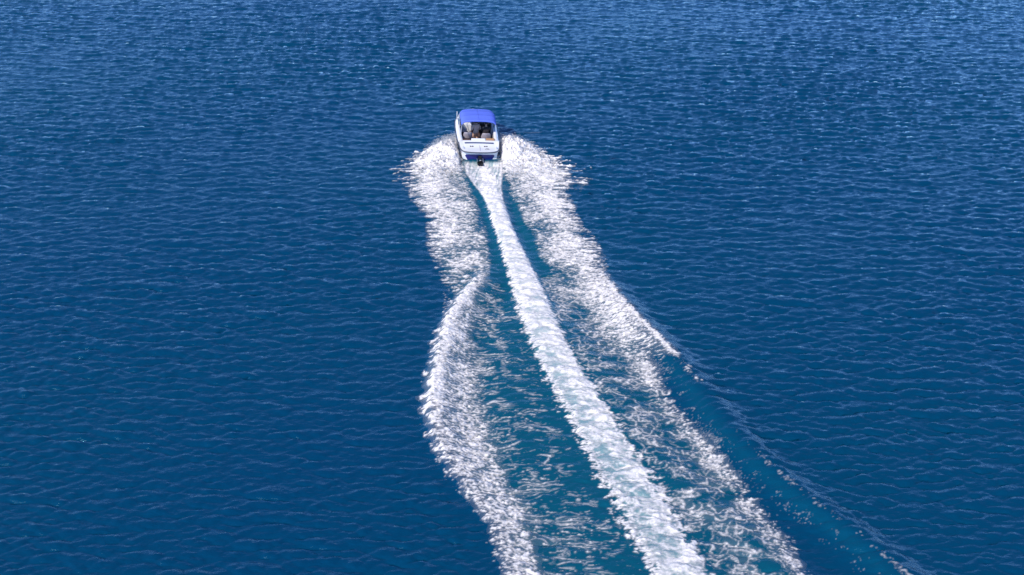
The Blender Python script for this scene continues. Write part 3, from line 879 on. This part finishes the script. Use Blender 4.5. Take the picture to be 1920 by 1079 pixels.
# ------------------------------------------------------------------ people on board
def person(label, local, joints_extra, hair_c, shirt_c, short_c, skin_c, face=0.0, long_hair=False):
    V = [("pelvis", (0, 0, .12), .15), ("spine", (0, -.03, .30), .135), ("chest", (0, -.02, .47), .15), ("neck0", (0, -.01, .59), .075), ("neck1", (0, .01, .67), .055),
         ("head0", (0, .035, .745), .080), ("head1", (0, .03, .83), .098), ("head2", (0, .02, .90), .075), ("nose", (0, .145, .80), .016)]
    E_ = [(0, 1), (1, 2), (2, 3), (3, 4), (4, 5), (5, 6), (6, 7), (6, 8)]
    def add(n, p, r, par):
        V.append((n, p, r)); E_.append(([v[0] for v in V].index(par), len(V) - 1))
    for s, sd in ((-1, "L"), (1, "R")):
        j = joints_extra[sd]
        add("sh" + sd, (s * .17, -.02, .55), .065, "chest")
        add("el" + sd, j["el"], .043, "sh" + sd)
        add("wr" + sd, j["wr"], .028, "el" + sd)
        dv = (Vector(j["wr"]) - Vector(j["el"])).normalized()
        pm = Vector(j["wr"]) + dv * .07
        add("pm" + sd, tuple(pm), .036, "wr" + sd)
        side = Vector((1, 0, 0)); curl = Vector((0, .02, -.04))
        for fi, (o_, ln) in enumerate(((-.030, .070), (-.010, .082), (.010, .076), (.030, .060))):
            b0 = pm + side * o_ + dv * .03
            add(f"f{fi}a{sd}", tuple(b0), .010, "pm" + sd)
            add(f"f{fi}b{sd}", tuple(b0 + dv * ln * .5 + curl * .3), .009, f"f{fi}a{sd}")
            add(f"f{fi}c{sd}", tuple(b0 + dv * ln * .8 + curl), .008, f"f{fi}b{sd}")
        add("th0" + sd, tuple(pm - side * s * .045 - dv * .02), .011, "pm" + sd)
        add("th1" + sd, tuple(pm - side * s * .065 + dv * .03 + curl * .4), .009, "th0" + sd)
        add("hip" + sd, (s * .095, .03, .09), .10, "pelvis")
        add("kn" + sd, j["kn"], .062, "hip" + sd)
        add("an" + sd, j["an"], .040, "kn" + sd)
        add("toe" + sd, (j["an"][0], j["an"][1] + .16, j["an"][2] - .045), .034, "an" + sd)
    me = bpy.data.meshes.new("person")
    me.from_pydata([v[1] for v in V], E_, [])
    tmp = bpy.data.objects.new("tmp_body", me); COL.objects.link(tmp)
    sk = tmp.modifiers.new("skin", 'SKIN'); sk.use_smooth_shade = True
    for d_, v in zip(me.skin_vertices[0].data, V):
        d_.radius = (v[2], v[2]); d_.use_root = v[0] == "pelvis"
    sb = tmp.modifiers.new("sub", 'SUBSURF'); sb.levels = 2; sb.render_levels = 2
    dg = bpy.context.evaluated_depsgraph_get(); dg.update()
    body = bpy.data.meshes.new_from_object(tmp.evaluated_get(dg))
    bm = bmesh.new(); bm.from_mesh(body)
    bmesh.ops.delete(bm, geom=[v for v in bm.verts if not v.link_faces], context='VERTS')
    bm.to_mesh(body); bm.free()
    bpy.data.objects.remove(tmp); body.name = "person"
    for p in body.polygons: p.use_smooth = True
    body.materials.clear()
    o = link("person", body, mat("skin", skin_c, .55, noise=.06, scale=12))
    o.matrix_world = BOAT_M @ local
    tag(o, label, "person")
    def shell(name, test, m, off):
        bm = bmesh.new(); bm.from_mesh(body)
        bm.normal_update()
        kill = [f_ for f_ in bm.faces if not test(f_.calc_center_median())]
        bmesh.ops.delete(bm, geom=kill, context='FACES')
        for v in bm.verts: v.co += v.normal * off
        seen = set(); best = []
        for f0 in bm.faces:
            if f0 in seen: continue
            isl, stack = [], [f0]; seen.add(f0)
            while stack:
                q_ = stack.pop(); isl.append(q_)
                for e_ in q_.edges:
                    for g_ in e_.link_faces:
                        if g_ not in seen: seen.add(g_); stack.append(g_)
            if len(isl) > len(best): best = isl
        keepf = set(best)
        bmesh.ops.delete(bm, geom=[f_ for f_ in bm.faces if f_ not in keepf], context='FACES')
        bmesh.ops.delete(bm, geom=[v for v in bm.verts if not v.link_faces], context='VERTS')
        if len(bm.faces): bm_obj(name, bm, m, o, smooth=True)
        else: bm.free()
    shell("shirt", lambda c: (.10 < c.z < .615 and abs(c.x) < .40 and c.y < .16 and not (c.z < .2 and c.y > .10)) and (c.z > .33 or abs(c.x) < .19), mat("shirt", shirt_c, .85, noise=.12, scale=14, bump=.2), .014)
    shell("shorts", lambda c: (c.z < .20 and c.y < .34 and c.z > -.06 and abs(c.x) < .26), mat("shorts", short_c, .85, noise=.12, scale=14), .012)
    lo = .70 if long_hair else .77
    shell("hair", lambda c: c.z > lo and (c.y < .045 or c.z > .875) and abs(c.x) < .14, mat("hair", hair_c, .6, noise=.3, scale=30), .020)
    for s in (-1, 1):
        bm = bmesh.new(); bmesh.ops.create_icosphere(bm, subdivisions=1, radius=.013, matrix=Matrix.Translation((s * .034, .115, .83)))
        bm_obj("eye", bm, M_BLACK, o, smooth=True)
        bm = bmesh.new(); bmesh.ops.create_icosphere(bm, subdivisions=2, radius=.03, matrix=Matrix.Translation((s * .098, .02, .81)) @ Matrix.Diagonal((.4, .7, 1.1, 1)))
        bm_obj("ear", bm, body.materials[0], o, smooth=True)
    box("mouth", (.045, .008, .010), (0, .118, .765), mat("lips", (.35, .12, .10), .5, noise=.05), o, bevel=.003)
    return o

drive_pose = {"L": {"el": (-.27, .12, .33), "wr": (-.16, .36, .36), "kn": (-.12, .42, .13), "an": (-.12, .52, -.24)},
              "R": {"el": (.27, .12, .33), "wr": (.16, .36, .36), "kn": (.12, .42, .13), "an": (.12, .52, -.24)}}
rest_pose = {"L": {"el": (-.30, -.02, .30), "wr": (-.26, .22, .17), "kn": (-.15, .44, .12), "an": (-.16, .46, -.26)},
             "R": {"el": (.30, .0, .30), "wr": (.20, .22, .18), "kn": (.14, .44, .12), "an": (.15, .48, -.26)}}
person("dark haired person in dark clothes seated at the boat's helm", Matrix.Translation((.50, 2.12, .54)), drive_pose, (.02, .013, .01), (.022, .016, .018), (.02, .02, .03), (.40, .24, .17))
person("dark haired person in a peach top standing in mid cockpit", Matrix.Translation((-.08, 2.25, .62)) @ Matrix.Rotation(R(15), 4, 'Z'),
       {"L": {"el": (-.28, -.04, .30), "wr": (-.25, .16, .16), "kn": (-.12, .12, -.22), "an": (-.13, .02, -.40)}, "R": {"el": (.28, -.02, .30), "wr": (.24, .18, .18), "kn": (.12, .12, -.22), "an": (.13, .02, -.40)}},
       (.015, .010, .008), (.55, .36, .28), (.05, .03, .03), (.60, .38, .29), long_hair=True)
